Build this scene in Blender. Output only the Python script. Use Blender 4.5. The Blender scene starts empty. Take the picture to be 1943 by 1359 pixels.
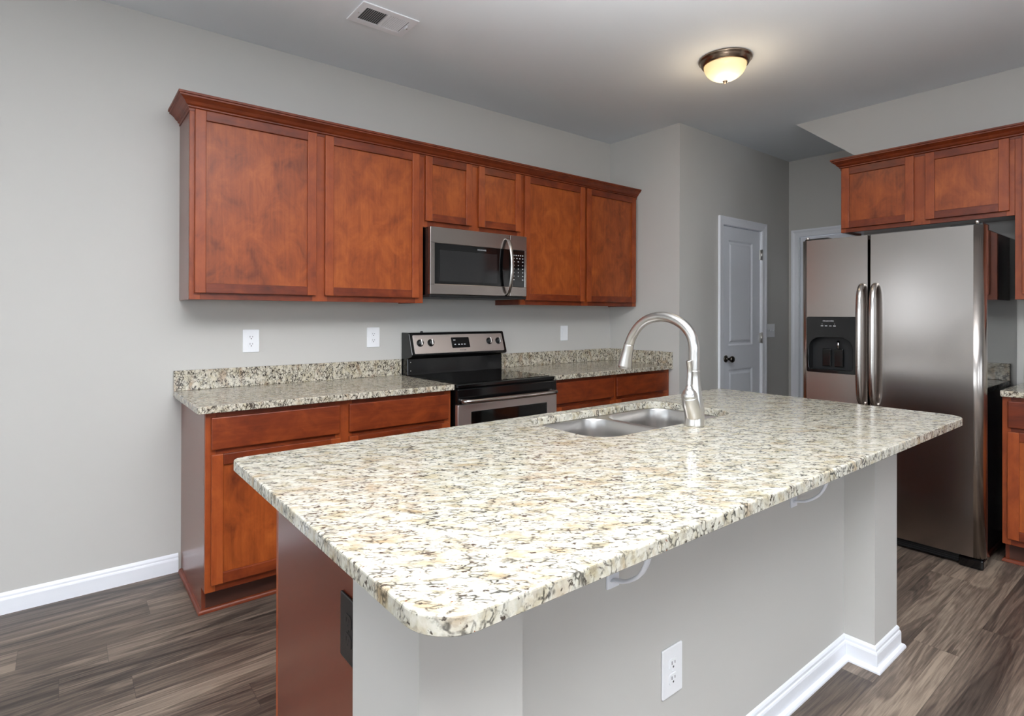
import bpy, bmesh, math, random
from mathutils import Vector, Matrix
random.seed(7)
C = bpy.context.scene.collection
S = bpy.context.scene
PI = math.pi

# ------------------------------------------------------------------ camera
W, H = 1943, 1359
F_PX, YAW, PITCH, ROLL, HORIZON = 1072.34, 0.6735, 0.0024, 0.0023, 594.73
cam = bpy.data.cameras.new('camera'); camo = bpy.data.objects.new('camera', cam); C.objects.link(camo)
cam.sensor_width = 36.0; cam.lens = F_PX/W*36.0
cam.shift_y = -(H/2-HORIZON)/W
cam.clip_start = 0.05
s_, c_ = math.sin(YAW), math.cos(YAW)
R = Vector((c_, -s_, 0)); F = Vector((s_, c_, 0)); U = Vector((0, 0, 1))
F, U = F*math.cos(PITCH)+U*math.sin(PITCH), U*math.cos(PITCH)-F*math.sin(PITCH)
R, U = R*math.cos(ROLL)+U*math.sin(ROLL), U*math.cos(ROLL)-R*math.sin(ROLL)
M = Matrix((R, U, -F)).transposed().to_4x4(); M.translation = Vector((-0.4804, -3.2992, 1.3042))
camo.matrix_world = M
S.camera = camo

# ------------------------------------------------------------------ exposure, sky
S.view_settings.view_transform = 'Standard'; S.view_settings.look = 'None'
S.view_settings.gamma = 1.0; S.view_settings.use_curve_mapping = False
S.view_settings.exposure = 1.05
wd = bpy.data.worlds.new('world'); S.world = wd; wd.use_nodes = True
wn = wd.node_tree.nodes; bg = wn['Background']
bg.inputs['Color'].default_value = (0.75, 0.86, 1.0, 1); bg.inputs['Strength'].default_value = 1.0

CEIL = 2.785
RX0, RX1, RY0 = -7.6, 5.0, -7.4        # extent of the open-plan room
# window openings: (wall, along0, along1, z0, z1)
WIN_FRONT = [(-4.6, -3.0, 0.75, 2.25), (-2.4, -0.8, 0.75, 2.25), (0.4, 2.2, 0.75, 2.25)]
WIN_BACK = [(-6.3, -3.3, 1.15, 1.85)]
WIN_LEFT = [(-6.3, -4.7, 0.75, 2.25), (-3.4, -1.6, 0.75, 2.25)]

def area(name, loc, rot, sx, sy, energy, color):
    l = bpy.data.lights.new(name, 'AREA'); l.shape = 'RECTANGLE'; l.size = sx; l.size_y = sy
    l.energy = energy; l.color = color
    o = bpy.data.objects.new(name, l); C.objects.link(o); o.location = loc; o.rotation_euler = rot
    return o
DAY = (0.86, 0.94, 1.0)
E_FRONT = [16, 14, 8]
E_LEFT = [30, 34]
for i, (a, b, z0, z1) in enumerate(WIN_FRONT):     # daylight entering each window behind the camera
    area('window_daylight', ((a+b)/2, RY0-0.04, (z0+z1)/2), (PI/2, 0, 0), b-a-.1, z1-z0-.1, E_FRONT[i], DAY)
for i, (a, b, z0, z1) in enumerate(WIN_LEFT):
    area('window_daylight', (RX0-0.04, (a+b)/2, (z0+z1)/2), (PI/2, 0, -PI/2), b-a-.1, z1-z0-.1, E_LEFT[i], DAY)

for (a, b, z0, z1) in WIN_BACK:
    area('window_daylight', ((a+b)/2, .16, (z0+z1)/2), (-PI/2, 0, 0), b-a-.1, z1-z0-.1, 15, DAY)
# the photographer's flash, standing behind the camera and bounced off the ceiling
fl_ = bpy.data.lights.new('bounce_flash', 'SPOT'); fl_.energy = 1080; fl_.color = (1.0, .99, .985); fl_.spot_size = math.radians(121)
fl_.spot_blend = 1.0; fl_.shadow_soft_size = .15
flo = bpy.data.objects.new('bounce_flash', fl_); C.objects.link(flo); flo.location = (-.45, -3.65, 1.30)
flo.rotation_euler = Vector((-.20, -.10, -1)).to_track_quat('Z', 'Y').to_euler()

# ------------------------------------------------------------------ materials
def mat(name):
    m = bpy.data.materials.new(name); m.use_nodes = True
    return m, m.node_tree.nodes, m.node_tree.links, m.node_tree.nodes['Principled BSDF']
def lin(r, g, b):
    f = lambda v: (v/255/12.92) if v/255 <= .04045 else ((v/255+.055)/1.055)**2.4
    return (f(r), f(g), f(b), 1)
def simple(name, rgb, rough=.5, metal=0, spec=.5, noise=0, nscale=30, bump=0):
    m, n, l, p = mat(name)
    p.inputs['Roughness'].default_value = rough; p.inputs['Metallic'].default_value = metal
    p.inputs['Specular IOR Level'].default_value = spec
    col = lin(*rgb)
    t = n.new('ShaderNodeTexCoord'); nz = n.new('ShaderNodeTexNoise'); nz.inputs['Scale'].default_value = nscale
    nz.inputs['Detail'].default_value = 4
    l.new(t.outputs['Object'], nz.inputs['Vector'])
    mx = n.new('ShaderNodeMix'); mx.data_type = 'RGBA'
    k = 1-noise
    mx.inputs[6].default_value = (col[0]*k, col[1]*k, col[2]*k, 1); mx.inputs[7].default_value = col
    l.new(nz.outputs['Fac'], mx.inputs[0]); l.new(mx.outputs[2], p.inputs['Base Color'])
    if bump:
        b = n.new('ShaderNodeBump'); b.inputs['Strength'].default_value = bump; b.inputs['Distance'].default_value = .002
        l.new(nz.outputs['Fac'], b.inputs['Height']); l.new(b.outputs['Normal'], p.inputs['Normal'])
    return m
def math_(n, l, op, a, b=None, c=None):
    x = n.new('ShaderNodeMath'); x.operation = op
    for i, v in enumerate((a, b, c)):
        if v is None: continue
        if isinstance(v, (int, float)): x.inputs[i].default_value = v
        else: l.new(v, x.inputs[i])
    return x.outputs[0]
def ramp(n, l, fac, stops):
    r = n.new('ShaderNodeValToRGB'); e = r.color_ramp.elements
    e[0].position, e[0].color = stops[0]; e[1].position, e[1].color = stops[-1]
    for pz, cz in stops[1:-1]:
        q = e.new(pz); q.color = cz
    l.new(fac, r.inputs['Fac']); return r.outputs['Color']
def g(v): return (v, v, v, 1)
def mixc(n, l, f, a, b, blend='MIX'):
    x = n.new('ShaderNodeMix'); x.data_type = 'RGBA'; x.blend_type = blend
    for i, v in ((0, f), (6, a), (7, b)):
        if isinstance(v, (int, float)): x.inputs[i].default_value = v
        elif isinstance(v, tuple): x.inputs[i].default_value = v
        else: l.new(v, x.inputs[i])
    return x.outputs[2]

def wood(name, axis, dark, mid, light, rough=.42, coat=.10):
    """stained maple: soft blotches and a fine grain along one axis"""
    m, n, l, p = mat(name)
    t = n.new('ShaderNodeTexCoord'); oi = n.new('ShaderNodeObjectInfo')
    off = n.new('ShaderNodeVectorMath'); off.operation = 'ADD'
    sc = n.new('ShaderNodeVectorMath'); sc.operation = 'SCALE'; sc.inputs['Scale'].default_value = 13.7
    cb = n.new('ShaderNodeCombineXYZ')
    for i in range(3): l.new(oi.outputs['Random'], cb.inputs[i])
    l.new(cb.outputs[0], sc.inputs[0]); l.new(t.outputs['Object'], off.inputs[0]); l.new(sc.outputs[0], off.inputs[1])
    mp = n.new('ShaderNodeMapping'); k = [30, 30, 30]; k[axis] = 1.6; mp.inputs['Scale'].default_value = k
    l.new(off.outputs[0], mp.inputs['Vector'])
    g1 = n.new('ShaderNodeTexNoise'); g1.inputs['Scale'].default_value = 3.0; g1.inputs['Detail'].default_value = 6
    g1.inputs['Distortion'].default_value = .4; l.new(mp.outputs[0], g1.inputs['Vector'])
    mp2 = n.new('ShaderNodeMapping'); k = [8, 8, 8]; k[axis] = 5; mp2.inputs['Scale'].default_value = k
    l.new(off.outputs[0], mp2.inputs['Vector'])
    g2 = n.new('ShaderNodeTexNoise'); g2.inputs['Scale'].default_value = 1.3; g2.inputs['Detail'].default_value = 8
    g2.inputs['Roughness'].default_value = .62; g2.inputs['Distortion'].default_value = .6
    l.new(mp2.outputs[0], g2.inputs['Vector'])
    f = math_(n, l, 'ADD', math_(n, l, 'MULTIPLY', g1.outputs['Fac'], .22), math_(n, l, 'MULTIPLY', g2.outputs['Fac'], .78))
    f = math_(n, l, 'ADD', f, math_(n, l, 'MULTIPLY', math_(n, l, 'SUBTRACT', oi.outputs['Random'], .5), .08))
    col = ramp(n, l, f, [(.25, lin(*dark)), (.50, lin(*mid)), (.75, lin(*light))])
    l.new(col, p.inputs['Base Color'])
    p.inputs['Roughness'].default_value = rough
    p.inputs['Specular IOR Level'].default_value = .38; p.inputs['Coat Weight'].default_value = coat; p.inputs['Coat Roughness'].default_value = .25
    b = n.new('ShaderNodeBump'); b.inputs['Strength'].default_value = .08; b.inputs['Distance'].default_value = .001
    l.new(g1.outputs['Fac'], b.inputs['Height']); l.new(b.outputs['Normal'], p.inputs['Normal'])
    return m

def granite(name, cream, white, vein, tan, amount, cell, stretch, speck):
    m, n, l, p = mat(name)
    t = n.new('ShaderNodeTexCoord')
    rot = n.new('ShaderNodeMapping'); rot.inputs['Rotation'].default_value = (0, 0, math.radians(34))
    l.new(t.outputs['Object'], rot.inputs['Vector'])
    wz = n.new('ShaderNodeTexNoise'); wz.inputs['Scale'].default_value = 14; wz.inputs['Detail'].default_value = 3
    l.new(rot.outputs[0], wz.inputs['Vector'])
    ws = n.new('ShaderNodeVectorMath'); ws.operation = 'SCALE'; ws.inputs['Scale'].default_value = .022
    l.new(wz.outputs['Color'], ws.inputs[0])
    wa = n.new('ShaderNodeVectorMath'); wa.operation = 'ADD'; l.new(rot.outputs[0], wa.inputs[0]); l.new(ws.outputs[0], wa.inputs[1])
    st = n.new('ShaderNodeMapping'); st.inputs['Scale'].default_value = (1/stretch, 1, 1/1.9)
    l.new(wa.outputs[0], st.inputs['Vector'])
    def vor(scale):
        v = n.new('ShaderNodeTexVoronoi'); v.feature = 'DISTANCE_TO_EDGE'; v.inputs['Scale'].default_value = scale
        l.new(st.outputs[0], v.inputs['Vector']); return v.outputs['Distance']
    def noi(scale, det=4, src=st, rough=.5, dist=0):
        z = n.new('ShaderNodeTexNoise'); z.inputs['Scale'].default_value = scale; z.inputs['Detail'].default_value = det
        z.inputs['Roughness'].default_value = rough; z.inputs['Distortion'].default_value = dist
        l.new(src.outputs[0], z.inputs['Vector']); return z.outputs['Fac']
    big = noi(7, 3)
    base = ramp(n, l, noi(38, 5, rough=.6), [(.35, lin(*cream)), (.55, lin(*white)), (.8, lin(*cream))])
    # crystals of slightly differing shade
    vc = n.new('ShaderNodeTexVoronoi'); vc.inputs['Scale'].default_value = cell*1.2; l.new(st.outputs[0], vc.inputs['Vector'])
    sep = n.new('ShaderNodeSeparateColor'); l.new(vc.outputs['Color'], sep.inputs[0])
    shade = ramp(n, l, sep.outputs[0], [(0, g(.62)), (.3, g(.88)), (.8, g(1)), (1, g(1))])
    base = mixc(n, l, .75, base, shade, 'MULTIPLY')
    # tan patches
    tanf = ramp(n, l, noi(22, 4, dist=.5), [(.55, g(0)), (.70, g(.55))])
    base = mixc(n, l, tanf, base, lin(*tan))
    # dark veins on crystal borders, broken up by noise
    e1 = ramp(n, l, vor(cell), [(0, g(1)), (.07, g(.85)), (.16, g(0))])
    br = ramp(n, l, noi(cell*.42, 4, rough=.7), [(.60-amount, g(0)), (.72-amount, g(1))])
    bigm = ramp(n, l, big, [(.25, g(.55)), (.6, g(1))])
    veins = mixc(n, l, 1.0, mixc(n, l, 1.0, e1, br, 'MULTIPLY'), bigm, 'MULTIPLY')
    base = mixc(n, l, veins, base, lin(*vein))
    # fine dark flakes
    fl = ramp(n, l, noi(cell*.9, 5, rough=.6), [(.64-speck, g(0)), (.69-speck, g(1))])
    base = mixc(n, l, fl, base, lin(70, 62, 55))
    rs = ramp(n, l, noi(cell*1.1, 2, src=wa), [(.73, g(0)), (.77, g(1))])
    base = mixc(n, l, rs, base, lin(120, 72, 45))
    l.new(base, p.inputs['Base Color'])
    p.inputs['Roughness'].default_value = .13; p.inputs['Specular IOR Level'].default_value = .55
    return m

def floor_mat():
    m, n, l, p = mat('vinyl_plank_floor')
    t = n.new('ShaderNodeTexCoord'); sp = n.new('ShaderNodeSeparateXYZ'); l.new(t.outputs['Object'], sp.inputs[0])
    PW, PL = .152, 1.22
    yy = math_(n, l, 'DIVIDE', math_(n, l, 'ADD', sp.outputs[1], .552+PW*60), PW)
    row = math_(n, l, 'FLOOR', yy); fy = math_(n, l, 'FRACT', yy)
    wn_ = n.new('ShaderNodeTexWhiteNoise'); wn_.noise_dimensions = '1D'; l.new(row, wn_.inputs['W'])
    xx = math_(n, l, 'ADD', math_(n, l, 'DIVIDE', sp.outputs[0], PL), math_(n, l, 'MULTIPLY', wn_.outputs['Value'], 7.3))
    col = math_(n, l, 'FLOOR', xx); fx = math_(n, l, 'FRACT', xx)
    cb = n.new('ShaderNodeCombineXYZ'); l.new(row, cb.inputs[0]); l.new(col, cb.inputs[1])
    w2 = n.new('ShaderNodeTexWhiteNoise'); w2.noise_dimensions = '2D'; l.new(cb.outputs[0], w2.inputs['Vector'])
    rnd = w2.outputs['Value']
    # grain coordinates, shifted per plank
    g3 = n.new('ShaderNodeCombineXYZ')
    l.new(math_(n, l, 'ADD', math_(n, l, 'MULTIPLY', sp.outputs[0], .8), math_(n, l, 'MULTIPLY', rnd, 61)), g3.inputs[0])
    l.new(math_(n, l, 'ADD', math_(n, l, 'MULTIPLY', sp.outputs[1], 9), math_(n, l, 'MULTIPLY', rnd, 37)), g3.inputs[1])
    a = n.new('ShaderNodeTexNoise'); a.inputs['Scale'].default_value = 1.5; a.inputs['Detail'].default_value = 3; a.inputs['Distortion'].default_value = .9
    l.new(g3.outputs[0], a.inputs['Vector'])
    rings = math_(n, l, 'SINE', math_(n, l, 'MULTIPLY', a.outputs['Fac'], 46))
    b = n.new('ShaderNodeTexNoise'); b.inputs['Scale'].default_value = 6; b.inputs['Detail'].default_value = 9; b.inputs['Roughness'].default_value = .72
    mp = n.new('ShaderNodeMapping'); mp.inputs['Scale'].default_value = (1, 3, 1); l.new(g3.outputs[0], mp.inputs['Vector']); l.new(mp.outputs[0], b.inputs['Vector'])
    f = math_(n, l, 'ADD', math_(n, l, 'MULTIPLY', a.outputs['Fac'], .55), math_(n, l, 'MULTIPLY', b.outputs['Fac'], .5))
    f = math_(n, l, 'ADD', f, math_(n, l, 'MULTIPLY', rings, .045))
    f = math_(n, l, 'ADD', f, math_(n, l, 'MULTIPLY', math_(n, l, 'SUBTRACT', rnd, .5), .15))
    c = ramp(n, l, f, [(.30, lin(42, 35, 31)), (.43, lin(77, 66, 59)), (.55, lin(108, 94, 83)), (.72, lin(156, 139, 123))])
    # hairline seams
    e = math_(n, l, 'MINIMUM', math_(n, l, 'MULTIPLY', math_(n, l, 'MINIMUM', fy, math_(n, l, 'SUBTRACT', 1, fy)), PW),
              math_(n, l, 'MULTIPLY', math_(n, l, 'MINIMUM', fx, math_(n, l, 'SUBTRACT', 1, fx)), PL))
    sm = ramp(n, l, math_(n, l, 'MULTIPLY', e, 400), [(.0, g(1)), (.7, g(0))])
    c = mixc(n, l, math_(n, l, 'MULTIPLY', sm, .55), c, lin(45, 40, 38))
    l.new(c, p.inputs['Base Color']); p.inputs['Roughness'].default_value = .38; p.inputs['Specular IOR Level'].default_value = .4
    bp = n.new('ShaderNodeBump'); bp.inputs['Strength'].default_value = .12; bp.inputs['Distance'].default_value = .001
    l.new(f, bp.inputs['Height']); l.new(bp.outputs['Normal'], p.inputs['Normal'])
    return m

def steel(name, rgb, rough, axis, aniso=.0, wav=.15):
    m, n, l, p = mat(name)
    p.inputs['Metallic'].default_value = 1
    t = n.new('ShaderNodeTexCoord'); mp = n.new('ShaderNodeMapping'); k = [220, 220, 220]; k[axis] = 2; mp.inputs['Scale'].default_value = k
    l.new(t.outputs['Object'], mp.inputs['Vector'])
    z = n.new('ShaderNodeTexNoise'); z.inputs['Scale'].default_value = 1; z.inputs['Detail'].default_value = 3; l.new(mp.outputs[0], z.inputs['Vector'])
    col = lin(*rgb)
    c = mixc(n, l, z.outputs['Fac'], tuple(v*.97 for v in col[:3])+(1,), col); l.new(c, p.inputs['Base Color'])
    rr = math_(n, l, 'ADD', rough-.01, math_(n, l, 'MULTIPLY', z.outputs['Fac'], .02)); l.new(rr, p.inputs['Roughness'])
    if wav:
        z2 = n.new('ShaderNodeTexNoise'); z2.inputs['Scale'].default_value = 2.2; z2.inputs['Detail'].default_value = 1
        l.new(t.outputs['Object'], z2.inputs['Vector'])
        b = n.new('ShaderNodeBump'); b.inputs['Strength'].default_value = wav; b.inputs['Distance'].default_value = .02
        l.new(z2.outputs['Fac'], b.inputs['Height']); l.new(b.outputs['Normal'], p.inputs['Normal'])
    return m

WALL = simple('wall_paint', (197, 194, 189), .75, spec=.25, noise=.03, nscale=3)
CEILM = simple('ceiling_paint', (230, 235, 240), .85, spec=.2, noise=.03, nscale=3)
TRIM = simple('white_trim_paint', (236, 237, 242), .35, noise=.02)
DOORP = simple('white_door_paint', (226, 228, 234), .4, noise=.02)
WHITEP = simple('white_plastic', (240, 240, 242), .35, noise=.01)
SLOT = simple('socket_slot_dark', (60, 58, 56), .6)
DUCT = simple('duct_grey_metal', (84, 84, 84), .6)
DARKP = simple('brown_black_plastic', (38, 35, 34), .4, noise=.1)
BLACKG = simple('black_gloss', (9, 9, 10), .06, spec=.5)
BLACKE = simple('black_enamel', (11, 11, 12), .12, spec=.5)
BLACKM = simple('black_matte_plastic', (18, 18, 19), .45, noise=.2)
GLASSD = simple('black_oven_glass', (7, 9, 9), .05, spec=.5)
SCREEN = simple('microwave_window_screen', (30, 30, 31), .08, spec=.6)
PRINT = simple('pale_grey_print', (190, 190, 192), .4)
PRINTD = simple('dark_grey_print', (95, 88, 84), .5)
CHROME = simple('polished_chrome', (215, 213, 210), .12, metal=1)
NICKEL = steel('brushed_nickel', (214, 211, 207), .28, 2, wav=0)
BRONZE = simple('antique_nickel_pan', (158, 140, 124), .25, metal=1, noise=.25, nscale=8)
KNOBM = simple('dark_pewter_knob', (90, 84, 78), .22, metal=1)
STEELF = steel('fridge_stainless', (172, 164, 158), .22, 2, wav=.10)
STEELH = steel('appliance_stainless', (168, 160, 155), .26, 0, wav=0)
STEELHA = steel('handle_stainless', (190, 184, 179), .22, 2, wav=0)
STEELR = steel('range_stainless', (222, 212, 207), .42, 0, wav=0)
SINKM = steel('sink_stainless', (200, 197, 194), .3, 0, wav=0)
WOODV = wood('cherry_wood_upright_grain', 2, (106, 42, 18), (146, 66, 27), (168, 84, 37))
WOODH = wood('cherry_wood_level_grain', 0, (70, 25, 10), (112, 44, 16), (142, 64, 25))
WOODP = wood('cherry_panel', 2, (92, 36, 13), (146, 68, 25), (180, 94, 38))
WOODS = wood('cherry_veneer_side', 2, (102, 46, 30), (112, 52, 34), (120, 58, 38), rough=.26, coat=.4)
WOODC = wood('cherry_crown', 0, (84, 31, 13), (114, 47, 20), (138, 62, 27))
WOODE = simple('cabinet_interior_edge', (70, 34, 20), .6)
GRAN_I = granite('granite_island', (168, 158, 133), (194, 190, 178), (50, 49, 46), (152, 126, 92), .135, 116, 2.1, .045)
GRAN_C = granite('granite_perimeter', (190, 178, 152), (210, 202, 186), (52, 45, 40), (156, 120, 88), .16, 120, 1.4, .085)
FLOORM = floor_mat()

def glow_mat():
    m, n, l, p = mat('lit_alabaster_glass')
    t = n.new('ShaderNodeTexCoord'); z = n.new('ShaderNodeTexNoise'); z.inputs['Scale'].default_value = 9; z.inputs['Detail'].default_value = 2
    l.new(t.outputs['Object'], z.inputs['Vector'])
    sp = n.new('ShaderNodeSeparateXYZ'); l.new(t.outputs['Object'], sp.inputs[0])
    r2 = math_(n, l, 'ADD', math_(n, l, 'POWER', math_(n, l, 'ADD', sp.outputs[0], .0), 2), math_(n, l, 'POWER', sp.outputs[1], 2))
    f = math_(n, l, 'ADD', math_(n, l, 'MULTIPLY', r2, 60), math_(n, l, 'MULTIPLY', z.outputs['Fac'], .35))
    c = ramp(n, l, f, [(.15, (1, .97, .78, 1)), (.5, (1, .80, .42, 1)), (1, (.80, .50, .20, 1))])
    l.new(c, p.inputs['Emission Color']); p.inputs['Emission Strength'].default_value = .52
    p.inputs['Base Color'].default_value = (.5, .45, .35, 1); p.inputs['Roughness'].default_value = .3
    return m
GLOW = glow_mat()

# ------------------------------------------------------------------ mesh helpers
def rrect(x0, x1, y0, y1, r, n=6, rs=None):
    """rounded rectangle, counter-clockwise; rs = radii (x0y0, x1y0, x1y1, x0y1)"""
    rs = rs or (r,)*4; out = []
    for (cx, cy, a0), rr in zip(((x0, y0, PI), (x1, y0, 1.5*PI), (x1, y1, 0), (x0, y1, .5*PI)), rs):
        sx = 1 if cx == x0 else -1; sy = 1 if cy == y0 else -1
        if rr <= 1e-6: out.append((cx, cy)); continue
        ox, oy = cx+sx*rr, cy+sy*rr
        for i in range(n+1):
            a = a0+.5*PI*i/n; out.append((ox+rr*math.cos(a), oy+rr*math.sin(a)))
    return out
def offset(pts, d):
    """inset a counter-clockwise loop by d"""
    out = []; N = len(pts)
    for i in range(N):
        p0, p1, p2 = Vector(pts[i-1]), Vector(pts[i]), Vector(pts[(i+1) % N])
        a = (p1-p0); b = (p2-p1)
        if a.length < 1e-9: a = b
        if b.length < 1e-9: b = a
        a.normalize(); b.normalize()
        na = Vector((-a.y, a.x)); nb = Vector((-b.y, b.x))
        m_ = (na+nb); m_ = m_.normalized() if m_.length > 1e-6 else na
        k = d/max(.3, m_.dot(na)); out.append((p1.x+m_.x*k, p1.y+m_.y*k))
    return out
def catmull(pts, n=6):
    P = [Vector(p) for p in pts]; P = [P[0]*2-P[1]]+P+[P[-1]*2-P[-2]]; out = []
    for i in range(1, len(P)-2):
        for k in range(n):
            t = k/n; a, b, c, d = P[i-1], P[i], P[i+1], P[i+2]
            out.append(.5*((2*b)+(c-a)*t+(2*a-5*b+4*c-d)*t*t+(3*b-a-3*c+d)*t**3))
    out.append(P[-2]); return out

class MB:
    def __init__(s): s.bm = bmesh.new()
    def _merge(s, b, mi=0, smooth=False):
        me = bpy.data.meshes.new('t'); 
        for f in b.faces: f.material_index = mi; f.smooth = smooth
        b.to_mesh(me); b.free(); s.bm.from_mesh(me); bpy.data.meshes.remove(me)
    def box(s, x0, x1, y0, y1, z0, z1, bev=0, mi=0, seg=2):
        b = bmesh.new(); bmesh.ops.create_cube(b, size=1)
        for v in b.verts: v.co = Vector(((x0+x1)/2+v.co.x*(x1-x0), (y0+y1)/2+v.co.y*(y1-y0), (z0+z1)/2+v.co.z*(z1-z0)))
        if bev: bmesh.ops.bevel(b, geom=list(b.edges), offset=bev, segments=seg, affect='EDGES', profile=.5)
        s._merge(b, mi); return s
    def loops(s, rings, cap0=True, cap1=True, mi=0, smooth=True, closed=False):
        b = bmesh.new(); V = [[b.verts.new(p) for p in r] for r in rings]; N = len(V[0])
        pairs = list(zip(V, V[1:]))+([(V[-1], V[0])] if closed else [])
        for r0, r1 in pairs:
            for i in range(N):
                try: b.faces.new((r0[i], r0[(i+1) % N], r1[(i+1) % N], r1[i]))
                except ValueError: pass
        if cap0 and not closed: b.faces.new(list(reversed(V[0])))
        if cap1 and not closed: b.faces.new(V[-1])
        bmesh.ops.recalc_face_normals(b, faces=list(b.faces))
        s._merge(b, mi, smooth); return s
    def lathe(s, prof, c=(0, 0, 0), axis='z', n=32, mi=0, cap0=True, cap1=True):
        """prof = [(radius, distance along axis)]"""
        rings = []
        for r, h in prof:
            ring = []
            for i in range(n):
                a = 2*PI*i/n; u, v = r*math.cos(a), r*math.sin(a)
                q = {'z': (u, v, h), 'y': (u, h, v), 'x': (h, u, v)}[axis]
                ring.append(Vector(c)+Vector(q))
            rings.append(ring)
        return s.loops(rings, cap0, cap1, mi)
    def tube(s, pts, rad, n=12, mi=0, flat=None):
        pts = [Vector(p) for p in pts]; N = len(pts); rings = []
        rad = [rad]*N if isinstance(rad, (int, float)) else rad
        up = None
        for i, p in enumerate(pts):
            d = (pts[min(i+1, N-1)]-pts[max(i-1, 0)]).normalized()
            if up is None: up = Vector((1, 0, 0)) if abs(d.x) < .8 else Vector((0, 0, 1))
            a = (up-d*up.dot(d)).normalized(); b_ = d.cross(a); up = a
            k = flat or (1, 1)
            rings.append([p+a*(rad[i]*k[0]*math.cos(2*PI*j/n))+b_*(rad[i]*k[1]*math.sin(2*PI*j/n)) for j in range(n)])
        return s.loops(rings, mi=mi)
    def prism(s, poly, h0, h1, axis='z', mi=0, bev=0):
        """poly (a,b) extruded: axis z -> (a,b,h), y -> (a,h,b), x -> (h,a,b)"""
        f = {'z': lambda a, b, h: (a, b, h), 'y': lambda a, b, h: (a, h, b), 'x': lambda a, b, h: (h, a, b)}[axis]
        b = bmesh.new(); v0 = [b.verts.new(f(p[0], p[1], h0)) for p in poly]; v1 = [b.verts.new(f(p[0], p[1], h1)) for p in poly]
        N = len(poly)
        for i in range(N): b.faces.new((v0[i], v0[(i+1) % N], v1[(i+1) % N], v1[i]))
        b.faces.new(list(reversed(v0))); b.faces.new(v1)
        bmesh.ops.recalc_face_normals(b, faces=list(b.faces))
        if bev: bmesh.ops.bevel(b, geom=list(b.edges), offset=bev, segments=2, affect='EDGES', profile=.5)
        s._merge(b, mi); return s
    def slab(s, outer, holes, z0, z1, r, f=lambda x, y, z: (x, y, z), mi=0):
        """plate with eased edges and holes; loops counter-clockwise"""
        b = bmesh.new(); prof = [(r, z1), (r*.45, z1-r*.12), (r*.12, z1-r*.45), (0, z1-r), (0, z0+r*.6), (r*.6, z0)]
        tops, bots = [], []
        for k, lp in enumerate([outer]+list(holes)):
            sg = 1 if k == 0 else -1; prev = None
            for ins, z in prof:
                q = [b.verts.new(f(x, y, z)) for x, y in offset(lp, sg*ins)]
                if prev:
                    for i in range(len(q)):
                        j = (i+1) % len(q); b.faces.new((prev[i], prev[j], q[j], q[i]))
                else: tops.append(q)
                prev = q
            bots.append(prev)
        for grp in (tops, bots):
            ed = []
            for q in grp:
                for i in range(len(q)):
                    e = b.edges.get((q[i], q[(i+1) % len(q)])) or b.edges.new((q[i], q[(i+1) % len(q)])); ed.append(e)
            bmesh.ops.triangle_fill(b, edges=ed, use_beauty=True)
        bmesh.ops.recalc_face_normals(b, faces=list(b.faces))
        s._merge(b, mi); return s
    def sweep(s, path, prof, mi=0, f=lambda x, y, z: (x, y, z)):
        """open path in plan, profile [(outward, z)]; outward = right-hand side of travel"""
        P = [Vector(p) for p in path]; rings = []
        for i, p in enumerate(P):
            a = (P[i]-P[i-1]).normalized() if i else (P[1]-P[0]).normalized()
            b = (P[i+1]-P[i]).normalized() if i < len(P)-1 else a
            na, nb = Vector((a.y, -a.x)), Vector((b.y, -b.x)); m_ = (na+nb).normalized(); k = 1/max(.2, m_.dot(na))
            rings.append([f(p.x+m_.x*k*o, p.y+m_.y*k*o, z) for o, z in prof])
        return s.loops(rings, mi=mi, smooth=False)
    def build(s, name, mats, parent=None, loc=None):
        me = bpy.data.meshes.new(name); bmesh.ops.remove_doubles(s.bm, verts=list(s.bm.verts), dist=1e-6)
        if loc:
            for v in s.bm.verts: v.co -= Vector(loc)
        s.bm.to_mesh(me); s.bm.free()
        for m in (mats if isinstance(mats, (list, tuple)) else [mats]): me.materials.append(m)
        try: me.shade_auto = None
        except Exception: pass
        o = bpy.data.objects.new(name, me); C.objects.link(o)
        if parent: o.parent = parent
        if loc: o.location = loc
        return o
def thing(name, label, cat, loc, rz=0, group=None):
    o = bpy.data.objects.new(name, None); C.objects.link(o); o.empty_display_size = .05
    o.location = loc; o.rotation_euler = (0, 0, rz); o['label'] = label; o['category'] = cat
    if group: o['group'] = group
    return o
def tag(o, label, cat, group=None):
    o['label'] = label; o['category'] = cat
    if group: o['group'] = group
    return o
def struct(o, label=None):
    o['kind'] = 'structure'
    if label: o['label'] = label
    return o
def text(name, body, size, m, parent, loc, rot, ext=.0003):
    cu = bpy.data.curves.new(name, 'FONT'); cu.body = body; cu.size = size; cu.extrude = ext
    cu.align_x = 'CENTER'; cu.align_y = 'CENTER'; cu.resolution_u = 2
    t = bpy.data.objects.new('t', cu); C.objects.link(t); bpy.context.view_layer.update()
    me = bpy.data.meshes.new_from_object(t.evaluated_get(bpy.context.evaluated_depsgraph_get()))
    bpy.data.objects.remove(t); me.materials.clear(); me.materials.append(m); me.name = name
    o = bpy.data.objects.new(name, me); C.objects.link(o); o.parent = parent; o.location = loc; o.rotation_euler = rot
    return o

# ------------------------------------------------------------------ room shell
XS, YP, XP, XW, XW2 = 3.238, -.704, 5.005, 3.98, 4.10
T = .12
struct(MB().box(RX0-T, XP+T, RY0-T, T, -.1, 0).build('floor', FLOORM))
struct(MB().box(RX0-T, XP+T, RY0-T, T, CEIL, CEIL+.1).build('ceiling', CEILM))
struct(MB().box(XS, XS+.1, YP+.1, T, 0, CEIL).build('wall_pantry_side', WALL))
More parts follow.
